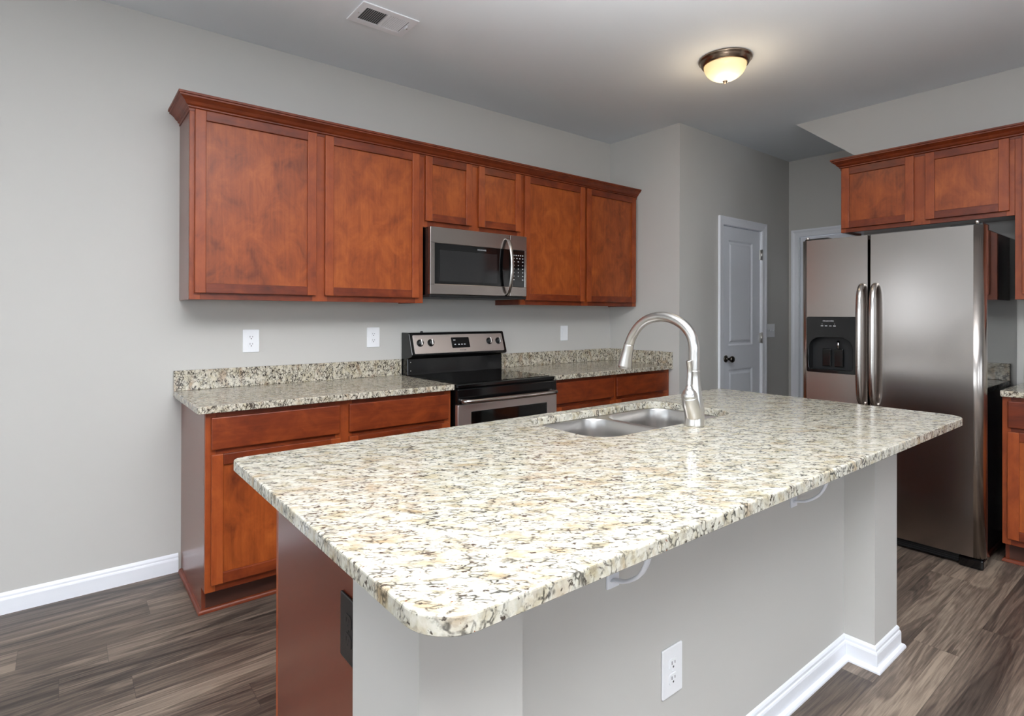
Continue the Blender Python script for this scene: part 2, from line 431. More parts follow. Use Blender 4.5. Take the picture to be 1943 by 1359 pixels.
# pantry front wall with its door opening
DX0, DX1, DZ = 3.845, 4.480, 2.062
b = MB(); b.box(XS, DX0-.02, YP, YP+.1, 0, CEIL).box(DX1+.02, XP, YP, YP+.1, 0, CEIL).box(DX0-.02, DX1+.02, YP, YP+.1, DZ+.02, CEIL)
struct(b.build('wall_pantry_front', WALL))
# hall wall with the second doorway
HY0, HY1, HZ = -1.62, -.805, 2.045
b = MB(); b.box(XP, XP+T, HY1+.02, T, 0, CEIL).box(XP, XP+T, RY0, HY0-.02, 0, CEIL).box(XP, XP+T, HY0-.02, HY1+.02, HZ+.02, CEIL)
struct(b.build('wall_hall', WALL))
# right wall: top corner cut away along a slope where the hall opens
YE = -1.72
sl = (2.475-CEIL)/(-1.636+1.242)
ze = CEIL-(-1.242-YE)*sl
struct(MB().prism([(RY0, 0), (YE, 0), (YE, ze), (-1.242, CEIL), (RY0, CEIL)], XW, XW2, 'x').build('wall_right', WALL))
struct(MB().box(XW2, XP, -2.9, -2.8, 0, CEIL).build('wall_hall_end', WALL))
def wall_with_windows(name, horiz, lo, hi, c0, c1, wins):
    b = MB()
    def bx(a0, a1, z0, z1):
        if a1-a0 < 1e-4: return
        if horiz: b.box(a0, a1, c0, c1, z0, z1)
        else: b.box(c0, c1, a0, a1, z0, z1)
    p = lo
    for (a, e, z0, z1) in wins:
        bx(p, a, 0, CEIL); bx(a, e, 0, z0); bx(a, e, z1, CEIL); p = e
    bx(p, hi, 0, CEIL)
    return struct(b.build(name, WALL))
wall_with_windows('wall_front', True, RX0-T, XP+T, RY0-T, RY0, WIN_FRONT)
wall_with_windows('wall_back', True, RX0, XS, 0, T, WIN_BACK)
wall_with_windows('wall_left', False, RY0, T, RX0-T, RX0, WIN_LEFT)
def window(i, horiz, a, e, z0, z1, at=None):
    b = MB(); c0, c1 = (RY0-.03, RY0+.02) if horiz else (RX0-.03, RX0+.02)
    if at: c0, c1 = at
    def bx(a0, a1, q0, q1, d=0):
        if horiz: b.box(a0, a1, c0+d, c1-d, q0, q1, .004)
        else: b.box(c0+d, c1-d, a0, a1, q0, q1, .004)
    w = .07
    bx(a-w, a+.02, z0-w, z1+w); bx(e-.02, e+w, z0-w, z1+w); bx(a, e, z1-.02, z1+w); bx(a, e, z0-w, z0+.02)
    bx((a+e)/2-.02, (a+e)/2+.02, z0, z1, .01); bx(a, e, (z0+z1)/2-.02, (z0+z1)/2+.02, .01)
    struct(b.build('window_%d' % i, TRIM))
k = 1
for w_ in WIN_FRONT: window(k, True, *w_); k += 1
for w_ in WIN_LEFT: window(k, False, *w_); k += 1
for w_ in WIN_BACK: window(k, True, *w_, at=(-.02, .03)); k += 1

BASEP = [(0, 0), (.014, 0), (.014, .062), (.012, .068), (.009, .072), (.009, .080), (.006, .087), (.002, .092), (0, .092)]
SHOEP = [(0, 0), (.014, 0), (.014, .004), (.012, .010), (.008, .015), (.0, .018)]
def sweep_obj(name, path, prof, m, parent=None): return MB().sweep(path, prof).build(name, m, parent)
# outward is the right-hand side of travel
struct(sweep_obj('baseboard_back', [(RX0, 0), (-.012, 0)], BASEP, TRIM))
struct(sweep_obj('baseboard_pantry', [(XS, -.66), (XS, YP), (DX0-.09, YP)], BASEP, TRIM))
struct(sweep_obj('baseboard_hall', [(XP, YP), (XP, HY1+.075)], BASEP, TRIM))
struct(sweep_obj('baseboard_left', [(RX0, RY0), (RX0, 0)], BASEP, TRIM))

# ------------------------------------------------------------------ doors of the setting
def casing(name, x0, x1, zt, w, parent):
    """casing around an opening x0..x1, front of wall at y=0, facing -y"""
    b = MB()
    prof = lambda: None
    b.sweep([(x0-.004, 0), (x0-.004, zt+.004), (x1+.004, zt+.004), (x1+.004, 0)],
            [(-0, -.010), (-w*.55, -.014), (-w*.8, -.020), (-w, -.020), (-w, 0), (0, 0)],
            f=lambda a, z, o: (a, o, z))
    return b.build(name, TRIM, parent)
def panel_leaf(x0, x1, z0, z1, holes, y, t):
    """door leaf with moulded panels in its front face (front at y, facing -y)"""
    b = bmesh.new(); outer = [(x0, z0), (x1, z0), (x1, z1), (x0, z1)]
    V = lambda p, d: b.verts.new((p[0], y+d, p[1]))
    ot = [V(p, 0) for p in outer]; ob = [V(p, t) for p in outer]; ed = []
    for i in range(4):
        b.faces.new((ot[i], ot[(i+1) % 4], ob[(i+1) % 4], ob[i])); ed.append(b.edges.get((ot[i], ot[(i+1) % 4])))
    b.faces.new(ob)
    for (a0, a1, c0, c1) in holes:
        lp = [(a0, c0), (a1, c0), (a1, c1), (a0, c1)]; prev = None
        for ins, d in ((0, 0), (.006, .004), (.014, .010), (.026, .010), (.042, .003)):
            q = [V(p, d) for p in offset(lp, ins)]
            if prev:
                for i in range(4): b.faces.new((prev[i], prev[(i+1) % 4], q[(i+1) % 4], q[i]))
            else: ed += [b.edges.new((q[i], q[(i+1) % 4])) for i in range(4)]
            prev = q
        b.faces.new(prev)
    bmesh.ops.triangle_fill(b, edges=ed, use_beauty=True)
    bmesh.ops.recalc_face_normals(b, faces=list(b.faces))
    m_ = MB(); m_._merge(b); return m_
d1 = bpy.data.objects.new('door_1', None); C.objects.link(d1); d1.location = (0, YP, 0); struct(d1, 'closed narrow white two-panel pantry door')
casing('door_casing', DX0, DX1, DZ, .066, d1)
MB().box(DX0-.018, DX0, .0, .1, 0, DZ+.018).box(DX1, DX1+.018, 0, .1, 0, DZ+.018).box(DX0, DX1, 0, .1, DZ, DZ+.018).build('door_jamb', TRIM, d1)
panel_leaf(DX0+.003, DX1-.003, .01, DZ-.004, [(3.955, 4.350, 1.045, 1.945), (3.955, 4.350, .24, .84)], .012, .035).build('door_leaf', DOORP, d1)
kn = MB().lathe([(.030, .010), (.031, .004), (.026, -.001), (.011, -.006), (.010, -.025), (.016, -.032), (.026, -.044), (.028, -.054), (.022, -.064), (.008, -.068)],
                (3.905, 0, .935), 'y', 24).build('door_knob', KNOBM, d1)
for z in (1.85, 1.10, .30):
    b = MB(); b.lathe([(.007, z-.048), (.007, z+.048)], (DX1+.001, -.006, 0), 'z', 12).box(DX1-.018, DX1, -.0, .012, z-.045, z+.045, .001)
    b.box(DX1, DX1+.012, -.013, -.002, z-.045, z+.045, .001)
    b.build('hinge', NICKEL, d1)
d2 = bpy.data.objects.new('door_2', None); C.objects.link(d2); d2.location = (XP, 0, 0); d2.rotation_euler = (0, 0, -PI/2); struct(d2, 'white hall door mostly hidden behind the fridge')
a0, a1 = -HY1, -HY0                    # local x = -world y
casing('door_casing', a0, a1, HZ, .066, d2)
MB().box(a0-.018, a0, 0, .1, 0, HZ+.018).box(a1, a1+.018, 0, .1, 0, HZ+.018).box(a0, a1, 0, .1, HZ, HZ+.018).build('door_jamb', TRIM, d2)
panel_leaf(a0+.003, a1-.003, .01, HZ-.004, [(a0+.11, a1-.11, 1.05, 1.92), (a0+.11, a1-.11, .24, .84)], .012, .035).build('door_leaf', DOORP, d2)

# ------------------------------------------------------------------ cabinets (local: x across the front, y=0 face frame, +y back, z up)
ST = .046
def shaker(name, x0, x1, z0, z1, parent, y=0):
    b = MB(); y1, y0 = y-.0025, y-.021
    b.box(x0, x0+ST, y0, y1, z0, z1, .0022, 0).box(x1-ST, x1, y0, y1, z0, z1, .0022, 0)
    b.box(x0+ST, x1-ST, y0+.0006, y1, z0, z0+ST, .0022, 1).box(x0+ST, x1-ST, y0+.0006, y1, z1-ST, z1, .0022, 1)
    d = b.build(name, [WOODV, WOODH], parent)
    MB().box(x0+ST-.004, x1-ST+.004, y-.009, y1, z0+ST-.004, z1-ST+.004).build('door_panel', WOODP, d)
    return d
def drawer(x0, x1, z0, z1, parent):
    return MB().box(x0, x1, -.020, -.0015, z0, z1, .004, 0, 2).build('drawer_front', WOODH, parent)
def frame(w, z0, z1, stiles, rails, parent, name='face_frame'):
    """stiles [(x0,x1)], rails [(z0,z1)]"""
    b = MB()
    for a, e in stiles: b.box(a, e, 0, .019, z0, z1, .0012, 0)
    for (q0, q1) in rails:
        b.box(stiles[0][1], stiles[-1][0], .0004, .019, q0, q1, .0008, 1)
    return b.build(name, [WOODV, WOODH], parent)
def upper(label, loc, rz, w, z0, z1, dep, doors, dz0, dz1, stiles, group):
    t = thing('wall_cabinet', label, 'cabinet', loc, rz, group); h = z1-z0
    b = MB(); b.box(0, .016, .018, dep, 0, h).box(w-.016, w, .018, dep, 0, h).box(.016, w-.016, .018, dep, .012, .028)
    b.box(.016, w-.016, .018, dep, h-.016, h).box(.016, w-.016, dep-.012, dep, .028, h-.016)
    b.build('carcass', WOODS, t)
    frame(w, 0, h, stiles, [(0, .045), (h-.07, h)], t)
    for a, e in doors: shaker('door', a, e, dz0-z0, dz1-z0, t)
    return t
def base_cab(label, loc, rz, w, dep, cols, stiles, side_shoe, group):
    t = thing('base_cabinet', label, 'cabinet', loc, rz, group)
    Hc = .884; tk = .075
    side = [(0.0185, .114), (tk, .114), (tk, 0), (dep, 0), (dep, Hc), (.0185, Hc)]
    b = MB(); b.prism(side, 0, .016, 'x').prism(side, w-.016, w, 'x')
    b.box(.016, w-.016, .0185, dep, .114, .13).box(.016, w-.016, dep-.012, dep, .13, Hc).box(.016, w-.016, .0185, dep-.012, Hc-.012, Hc)
    b.build('carcass', WOODS, t)
    MB().box(.016, w-.016, tk, tk+.016, 0, .114).build('toe_kick', WOODE, t)
    frame(w, .114, Hc, stiles, [(.114, .155), (.695, .735), (.852, Hc)], t)
    for a, e in cols:
        drawer(a, e, .724, .862, t); shaker('door', a, e, .148, .703, t)
    p = [(0, dep), (0, tk), (w, tk)] if side_shoe else [(0, tk), (w, tk)]
    p = [(-.0, dep-.02), (0, tk), (w, tk)] if side_shoe else p
    # travel so that outward is -y / -x : from back along the side, then along the front
    sweep_obj('shoe_moulding', p, SHOEP, WOODC, t)
    return t
UD = .288
UX = [-.0117, 1.2313, 1.995, XS-.008]
UT = 2.30
GU = 'cherry wall cabinets'
upper('wide cherry wall cabinet with two tall doors, left of the microwave', (UX[0], -UD, 1.373), 0, UX[1]-UX[0], 1.373, UT, UD,
      [(.020, .590), (.638, 1.207)], 1.404, 2.266, [(0, .045), (.575, .655), (1.19, 1.243)], GU)
upper('short cherry wall cabinet with two small doors directly above the microwave', (UX[1], -UD, 1.835), 0, UX[2]-UX[1], 1.835, UT, UD,
      [(.009, .348), (.402, .752)], 1.872, 2.266, [(0, .03), (.335, .415), (.735, UX[2]-UX[1])], GU)
upper('cherry wall cabinet with two tall doors, between microwave and pantry wall', (UX[2], -UD, 1.373), 0, UX[3]-UX[2], 1.373, UT, UD,
      [(.028, .616), (.642, 1.212)], 1.404, 2.266, [(0, .045), (.595, .665), (1.19, UX[3]-UX[2])], GU)
CROWN = [(0, -.042), (.003, -.042), (.003, -.030), (.010, -.026), (.010, -.020), (.018, -.014), (.026, -.002), (.040, .010), (.046, .013), (.046, .020), (.052, .022), (.052, .032), (0, .032)]
o = MB().sweep([(UX[0], 0), (UX[0], -UD), (XS-.002, -UD)], [(a, UT+z) for a, z in CROWN]).build('crown_moulding', WOODC, loc=(UX[0], -UD, UT))
tag(o, 'long cherry crown moulding along the top of the back wall cabinets', 'moulding')

base_cab('cherry base cabinet left of the range, with two drawers over doors', (0, -.61, 0), 0, 1.226, .61,
         [(.021, .584), (.631, 1.204)], [(0, .04), (.565, .65), (1.186, 1.226)], True, 'cherry base cabinets')
base_cab('cherry base cabinet right of the range, mostly hidden behind the island', (1.997, -.61, 0), 0, XS-.004-1.997, .61,
         [(.022, .580), (.610, 1.192)], [(0, .04), (.565, .625), (1.17, XS-.004-1.997)], False, 'cherry base cabinets')

# perimeter countertops
def counter(name, label, x0, x1, y0, y1, rs, m, splash, loc):
    t = thing(name, label, 'countertop', loc)
    lx, ly = loc[0], loc[1]
    MB().slab(rrect(x0-lx, x1-lx, y0-ly, y1-ly, 0, 5, rs), [], 0, .031, .004).build('slab', m, t)
    for (a0, a1, c0, c1) in splash:
        MB().box(a0-lx, a1-lx, c0-ly, c1-ly, .0312, .133, .002).build('backsplash', m, t)
    return t
counter('countertop', 'speckled granite countertop and backsplash left of the range', -.036, 1.230, -.648, -.001, (.012, .004, 0, 0), GRAN_C,
        [(-.036, 1.230, -.021, -.001)], (-.036, -.648, .8845))
counter('countertop', 'speckled granite countertop and backsplash right of the range', 1.996, XS-.001, -.648, -.001, (.004, .004, 0, 0), GRAN_C,
        [(1.996, XS-.001, -.021, -.001), (XS-.021, XS-.001, -.646, -.0215)], (1.996, -.648, .8845))

# ------------------------------------------------------------------ range
RXL, RW = 1.236, .753
t = thing('electric_range', 'stainless and black freestanding electric range between the base cabinets', 'stove', (RXL, -.655, 0))
MB().box(.004, RW-.004, .02, .645, .03, .895, .004).box(.03, RW-.03, .05, .60, 0, .03).build('body', BLACKE, t)
b = MB(); b.slab(rrect(0, RW, -.005, .60, 0, 5, (.03, .03, .008, .008)), [], .893, .914, .006)
b.build('cooktop', BLACKE, t)
MB().box(.028, RW-.028, .03, .56, .9142, .9165, .001).build('glass_surface', GLASSD, t)
# backguard : sloping front
bp = [(.565, .914), (.648, .914), (.650, 1.188), (.560, 1.188), (.553, 1.183), (.508, 1.048), (.512, 1.036), (.570, 1.022)]
MB().prism(bp, .0, RW, 'x', bev=.004).build('backguard', BLACKE, t)
sv = Vector((0, .508-.553, 1.048-1.183)).normalized(); nv = Vector((0, -abs(sv.z), abs(sv.y))).normalized()
def onpanel(x, s): # s = distance down the sloped face from its top
    return Vector((x, .553, 1.183))+sv*s
def tilt_plate(name, x0, x1, s0, s1, th, m, parent, r=.006, lift=0):
    b = MB(); b.slab(rrect(x0, x1, s0, s1, r, 4), [], lift, lift+th, min(.0012, th*.4), f=lambda x, y, z: tuple(onpanel(x, y)+nv*z))
    return b.build(name, m, parent)
cp = tilt_plate('control_panel', .022, RW-.022, .012, .136, .0035, STEELR, t, .008)
dsp = tilt_plate('display', .303, .445, .034, .106, .002, BLACKG, cp, .006, .0036)
bm_ = MB()
for i, xx in enumerate((.322, .352, .376, .398)):
    bm_.slab(rrect(xx, xx+.013, .080, .086, .001, 2), [], .0057, .0060, .0001, f=lambda x, y, z: tuple(onpanel(x, y)+nv*z))
bm2 = MB(); bm2.slab(rrect(.318, .336, .050, .055, .001, 2), [], .0057, .0060, .0001, f=lambda x, y, z: tuple(onpanel(x, y)+nv*z))
bm_.build('button_marks', PRINT, dsp); bm2.build('clock_mark', PRINT, dsp)
for xx in (.068, .146, .612, .690):
    c = onpanel(xx, .066); q = MB()
    q.lathe([(.0235, 0), (.0235, .004), (.019, .008), (.0165, .020), (.014, .022)], (0, 0, 0), 'z', 28)
    ko = q.build('knob', BLACKM, t); ko.location = c+nv*.0036; ko.rotation_euler = nv.to_track_quat('Z', 'Y').to_euler()
    gp = MB().box(-.0045, .0045, -.018, .018, .010, .031, .002).build('grip', NICKEL, ko)
ang = math.atan2(nv.z, -nv.y)
lt = text('brand_lettering', 'FRIGIDAIRE', .010, PRINTD, cp, onpanel(.385, .122)+nv*.0038, (PI/2-ang, 0, 0))
MB().lathe([(.010, 1.186), (.010, 1.192), (.005, 1.196)], (.12, .60, 0), 'z', 16).build('vent_button', BLACKM, t)
for z in (.945, 1.0):
    MB().lathe([(.004, .560), (.004, .555)], (.018, 0, z), 'y', 12).build('screw', CHROME, t)
# oven door
od = MB().box(.003, RW-.003, -.012, .018, .235, .800, .004).build('oven_door', STEELR, t)
MB().box(.003, RW-.003, -.010, .018, .802, .888, .005).build('vent_trim', BLACKE, t)
MB().box(.092, RW-.090, -.0145, -.0122, .36, .757, .003).build('oven_window', GLASSD, od)
hp = catmull([(.030, -.010, .822), (.034, -.038, .822), (.060, -.055, .822), (.15, -.060, .822), (RW/2, -.062, .822), (RW-.15, -.060, .822), (RW-.060, -.055, .822), (RW-.034, -.038, .822), (RW-.030, -.010, .822)], 5)
MB().tube(hp, .0135, 12).build('oven_handle', STEELHA, od)
MB().box(.003, RW-.003, -.010, .018, .045, .228, .004).build('storage_drawer', STEELH, t)

# ------------------------------------------------------------------ microwave
t = thing('microwave', 'stainless over-the-range microwave mounted under the short wall cabinet', 'microwave', (1.2375, -.365, 1.412))
MW = .750; MB().box(.002, MW-.002, .030, .362, .004, .420, .003).build('body', BLACKE, t)
MB().box(.0, MW, .004, .36, -.004, .012, .003).build('vent_grille', BLACKM, t)
md = MB()
md.box(0, .604, 0, .030, .014, .078, .003).box(0, .604, 0, .030, .322, .420, .003).box(0, .032, 0, .030, .07, .33, .003).box(.590, .604, .004, .030, .07, .33, .001, 1)
md = md.build('door', [STEELH, BLACKG], t)
MB().box(.031, .592, .002, .028, .077, .323, .001).build('door_glass', BLACKG, md)
MB().box(.066, .500, .0005, .002, .094, .282, .0005).build('window', SCREEN, md)
cpn = MB().box(.607, MW, 0, .030, .014, .078, .003).box(.607, MW, 0, .030, .322, .420, .003).box(.733, MW, 0, .030, .07, .33, .003)
cpn = cpn.build('control_panel', STEELH, t)
kp = MB().box(.606, .732, .001, .028, .079, .321, .001).build('keypad', BLACKG, cpn)
MB().box(.7315, .7355, -.0015, .002, .079, .323, .0006).build('edge_trim', CHROME, cpn)
bb = MB()
rows = [(.288, 5, .010), (.268, 4, .009), (.246, 3, .012), (.222, 3, .008), (.198, 3, .008), (.174, 3, .008), (.150, 3, .009), (.126, 2, .012)]
for z, nk, w in rows:
    for i in range(nk):
        x = .640+(.075*i/(max(1, nk-1)))
        bb.box(x-w/2, x+w/2, .0002, .0012, z-.0028, z+.0028)
bb.build('button_marks', PRINT, kp)
hpz = catmull([(.578, .0, .392), (.578, -.020, .380), (.578, -.044, .330), (.578, -.056, .260), (.578, -.058, .210), (.578, -.056, .160), (.578, -.044, .090), (.578, -.020, .036), (.578, 0, .022)], 5)
MB().tube(hpz, .011, 10, flat=(1.25, .75)).build('door_handle', STEELHA, md)
text('brand_lettering', 'FRIGIDAIRE', .0135, PRINT, md, (.378, .0012, .302), (PI/2, 0, 0))

# ------------------------------------------------------------------ wall plates
def plate_back(name, label, loc, rz, kind, m=WHITEP, w=.076, h=.122, group=None, gangs=1):
    """plate facing -y locally, origin at its centre on the wall"""
    t = thing(name, label, 'outlet' if kind == 'outlet' else 'light switch', loc, rz, group)
    b = MB(); b.slab(rrect(-w/2, w/2, -h/2, h/2, .004, 3), [], 0, .0055, .003, f=lambda x, y, z: (x, -z, y))
    b.build('cover_plate', m, t)
    for gi in range(gangs):
        ox = (gi-(gangs-1)/2)*.046
        if kind == 'outlet':
            for sz in (.0195, -.0195):
                q = MB(); q.slab(rrect(-.0165, .0165, sz-.0145, sz+.0145, .009, 5), [], .005, .0075, .0008, f=lambda x, y, z: (x, -z, y))
                so = q.build('socket', m, t)
                q = MB(); q.box(-.0075, -.0052, -.0079, -.0074, sz-.001, sz+.008).box(.0052, .0075, -.0079, -.0074, sz+.0, sz+.007)
                q.lathe([(.0028, -.0074), (.0028, -.0079)], (0, 0, sz-.0075), 'y', 12)
                q.build('slots', SLOT if m is WHITEP else BLACKM, so)
            MB().lathe([(.0028, -.005), (.0028, -.0062), (.001, -.0066)], (0, 0, 0), 'y', 12).build('screw', m, t)
        elif kind == 'rocker':
            MB().slab(rrect(ox-.0165, ox+.0165, -.033, .033, .002, 3), [], .005, .0085, .001, f=lambda x, y, z: (x, -z, y)).build('rocker', m, t)
        else:
            MB().prism([(-.0055, -.009), (-.017, .003), (-.015, .009), (-.0055, .009)], ox-.005, ox+.005, 'x').build('toggle', m, t)
            for zz in (.030, -.030):
                MB().lathe([(.003, -.005), (.003, -.0062), (.001, -.0066)], (ox, 0, zz), 'y', 12).build('screw', m, t)
    return t
plate_back('wall_outlet', 'white duplex outlet on the back wall, nearer the left cabinet end', (.330, -.0005, 1.158), 0, 'outlet', w=.084, h=.124, group='white outlets')
plate_back('wall_outlet', 'white duplex outlet on the back wall just left of the range', (1.043, -.0005, 1.161), 0, 'outlet', w=.084, h=.124, group='white outlets')
plate_back('light_switch', 'white rocker switch on the back wall right of the range', (2.688, -.0005, 1.157), 0, 'rocker', w=.080, h=.120)
plate_back('light_switch', 'white triple toggle switch plate beside the pantry door', (4.640, YP-.0005, 1.164), 0, 'toggle', w=.160, h=.122, gangs=3)

# ------------------------------------------------------------------ island
IX0, IXR, IYF, IYR, IYB = -.034, 2.093, -2.505, -2.40, -1.668
b = MB(); b.box(IX0, .180, IYF, -2.245, 0, .862).box(1.866, IXR, IYF, -2.245, 0, .862).box(.180, 1.866, IYR, -2.245, 0, .862)
kw = struct(b.build('wall_island', WALL), 'low white half wall with two end columns carrying the island countertop')
# thin filler strip right under the stone
b = MB(); b.box(IX0-.008, .188, IYF-.008, -2.225, .862, .8835, .003).box(1.858, IXR+.008, IYF-.008, -2.235, .862, .8835, .003)
struct(b.build('trim_1', TRIM), 'thin white cap trim between column tops and stone')
path = [(IX0, -2.25), (IX0, IYF), (.180, IYF), (.180, IYR), (1.866, IYR), (1.866, IYF), (IXR, IYF), (IXR, -2.25)]
BI = [(0, 0), (.012, 0), (.012, .060), (.010, .066), (.007, .069), (.007, .078), (.004, .084), (0, .088)]
struct(sweep_obj('baseboard_island', path, BI, TRIM))
path2 = [(IX0-.0121, -2.25), (IX0-.0121, IYF-.0121), (.1921, IYF-.0121), (.1921, IYR-.0121), (1.8539, IYR-.0121), (1.8539, IYF-.0121), (IXR+.0121, IYF-.0121), (IXR+.0121, -2.25)]
struct(sweep_obj('trim_2', path2, [(0, 0), (.013, 0), (.013, .006), (.010, .012), (.005, .016), (0, .017)], TRIM), 'white shoe moulding at the foot of the island wall')

t = thing('island_cabinet', 'cherry island cabinet facing the range, flat side panel toward the room', 'cabinet', (-.012, IYB, 0))
iw_ = IXR-.022+.012; dpt = -2.2445-IYB   # negative: body runs toward the camera
side = [(-.0185, .114), (-.075, .114), (-.075, 0), (dpt, 0), (dpt, .884), (-.0185, .884)]
b = MB(); b.prism(side, 0, .016, 'x').prism(side, iw_-.016, iw_, 'x')
b.box(.016, iw_-.016, dpt, -.0185, .114, .13).box(.016, iw_-.016, dpt, dpt+.012, .13, .86)
b.build('carcass', WOODS, t)
MB().box(.016, iw_-.016, -.091, -.075, 0, .114).build('toe_kick', WOODE, t)
b = MB()
sts = [(0, .04), (.80, .87), (1.68, 1.74), (iw_-.04, iw_)]
for a, e in sts: b.box(a, e, -.019, 0, .114, .884, .0012, 0)
for q0, q1 in ((.114, .155), (.852, .884)): b.box(.04, iw_-.04, -.019, -.0004, q0, q1, .0008, 1)
b.build('face_frame', [WOODV, WOODH], t)
def shaker_back(x0, x1, z0, z1, parent):
    b = MB(); y0, y1 = .0015, .020
    b.box(x0, x0+ST, y0, y1, z0, z1, .0022, 0).box(x1-ST, x1, y0, y1, z0, z1, .0022, 0)
    b.box(x0+ST, x1-ST, y0, y1-.0006, z0, z0+ST, .0022, 1).box(x0+ST, x1-ST, y0, y1-.0006, z1-ST, z1, .0022, 1)
    d = b.build('door', [WOODV, WOODH], parent)
    MB().box(x0+ST-.004, x1-ST+.004, y0, .011, z0+ST-.004, z1-ST+.004).build('door_panel', WOODP, d)
for a, e in ((.022, .405), (.420, .810), (.86, 1.26), (1.275, 1.69), (1.73, 2.105)): shaker_back(a, e, .148, .858, t)
plate_back('wall_outlet', 'dark brown outlet low on the cherry side panel of the island', (-.0125, -2.185, .655), -PI/2, 'outlet', m=DARKP, w=.09, h=.135)
plate_back('wall_outlet', 'white duplex outlet on the recessed face of the island wall', (.773, IYR-.0005, .374), 0, 'outlet', w=.086, h=.128, group='white outlets')
# island stone
OX, OY = -.119, -2.688
outer = rrect(0, 2.388, 0, 1.058, .05, 8, (.075, .075, .03, .03))
hx = lambda v: v-OX
hy = lambda v: v-OY
hole = rrect(.845-OX, 1.645-OX, -2.090-OY, -1.690-OY, .095, 8)
o = MB().slab(outer, [hole], 0, .030, .0045).build('island_countertop', GRAN_I); o.location = (OX, OY, .884)
tag(o, 'large pale granite island countertop with a sink cutout and rounded corners', 'countertop')

# sink
t = thing('kitchen_sink', 'stainless undermount double-bowl sink set in the island countertop', 'sink', (1.245, -1.89, .68))
zf = .8873-.68
outer = rrect(-.415, .415, -.215, .204, .10, 8)
bl = rrect(-.392, -.012, -.192, .192, .09, 8); brr = rrect(.012, .392, -.192, .192, .09, 8)
b = MB()
bb_ = bmesh.new(); ed = []; loops_ = []
for lp in (outer, bl, brr):
    q = [bb_.verts.new((x, y, zf-.0035)) for x, y in lp]
    loops_.append(q)
    ed += [bb_.edges.new((q[i], q[(i+1) % len(q)])) for i in range(len(q))]
bmesh.ops.triangle_fill(bb_, edges=ed, use_beauty=True)
bmesh.ops.recalc_face_normals(bb_, faces=list(bb_.faces)); b._merge(bb_)
fl = b.build('rim_flange', SINKM, t)
for nm, lp, cxx in (('bowl', bl, -.202), ('bowl', brr, .202)):
    rings = []
    for ins, z in ((0, zf-.0035), (.003, zf-.010), (.006, zf-.06), (.010, .05), (.022, .020), (.05, .006), (.08, .002)):
        rings.append([(x, y, z) for x, y in offset(lp, ins)])
    bo = MB().loops(rings, cap0=False, cap1=True).build(nm, SINKM, t)
    MB().lathe([(.045, .003), (.045, .006), (.036, .006), (.030, .003)], (cxx, 0, 0), 'z', 28).build('drain', CHROME, bo)

# faucet
FX, FY, FZ = 1.270, -2.140, .914
t = thing('kitchen_faucet', 'brushed nickel pull-down gooseneck faucet standing beside the island sink', 'faucet', (FX, FY, FZ))
MB().lathe([(.0345, 0), (.035, .004), (.034, .012), (.0335, .04), (.0325, .065), (.030, .09), (.0255, .115), (.0215, .14), (.0190, .165), (.0180, .186), (.0188, .190), (.0188, .194), (.016, .196)],
           (0, 0, 0), 'z', 32).build('body', NICKEL, t)
ap = catmull([(0, .002, .190), (0, .002, .240), (0, .003, .285), (0, .017, .324), (0, .050, .357), (0, .096, .378), (0, .146, .384), (0, .200, .374), (0, .244, .348), (0, .276, .310), (0, .296, .272)], 6)
MB().tube(ap, [.0182]*len(ap), 20).build('spout', NICKEL, t)
d = (Vector(ap[-1])-Vector(ap[-3])).normalized(); p0 = Vector(ap[-1])-d*.004
d = Vector((0, .25, -1)).normalized()
sp = [p0+d*q for q in (0, .003, .006, .03, .06, .085, .094, .098)]
MB().tube(sp, [.0190, .0198, .0198, .0210, .0240, .0275, .0280, .0240], 24).build('spray_head', NICKEL, t)
hb = catmull([(-.004, -.002, .035), (-.016, -.003, .060), (-.030, -.004, .085), (-.036, -.005, .105)], 4)
nh = len(hb)
h_ = MB().tube(hb, [.031-.004*(i/(nh-1)) for i in range(nh)], 20)
hc = Vector((-.037, -.005, .108))
h_.lathe([(.0272*math.cos(a), .0272*math.sin(a)) for a in [(-.45+.5*i/9*2)*PI/1 for i in range(0, 9)] if -PI/2 < a < PI/2 and math.cos(a) > .05]+[(.002, .0272)], tuple(hc), 'z', 24)
h_.build('handle_housing', NICKEL, t)
lv = catmull([hc+Vector((0, 0, .018)), hc+Vector((-.002, 0, .032)), hc+Vector((.000, .001, .055)), hc+Vector((.004, .002, .080)), hc+Vector((.001, .001, .105)), hc+Vector((-.003, 0, .118)), hc+Vector((-.004, 0, .124))], 5)
nl = len(lv); MB().tube(lv, [(.017 if i < 3 else .0125 if i < 6 else .0085 if i < 20 else .0098)*(.55 if i == nl-1 else 1) for i in range(nl)], 16).build('lever', NICKEL, t)

# countertop brackets on the recessed island wall
for i, (bx, lab) in enumerate(((.540, 'small white metal bracket under the island overhang, the one nearer the camera'), (1.450, 'small white metal bracket under the island overhang, the one nearer the fridge'))):
    t = thing('countertop_bracket', lab, 'bracket', (bx, IYR-.0005, .66), 0, 'brackets under the island overhang')
    MB().box(-.020, .022, -.005, 0, 0, .2225, .001).build('wall_plate', TRIM, t)
    MB().box(-.020, .022, -.215, -.005, .2175, .2232, .001).build('shelf_arm', TRIM, t)
    cv = catmull([(0, -.005, .018), (0, -.045, .030), (0, -.080, .055), (0, -.100, .085), (0, -.112, .125), (0, -.125, .175), (0, -.140, .2175)], 5)
    MB().tube(cv, .0065, 8, flat=(1.6, .7)).build('brace', TRIM, t)
    MB().lathe([(.005, -.005), (.005, -.007), (.002, -.008)], (.002, 0, .07), 'y', 12).build('screw', KNOBM, t)

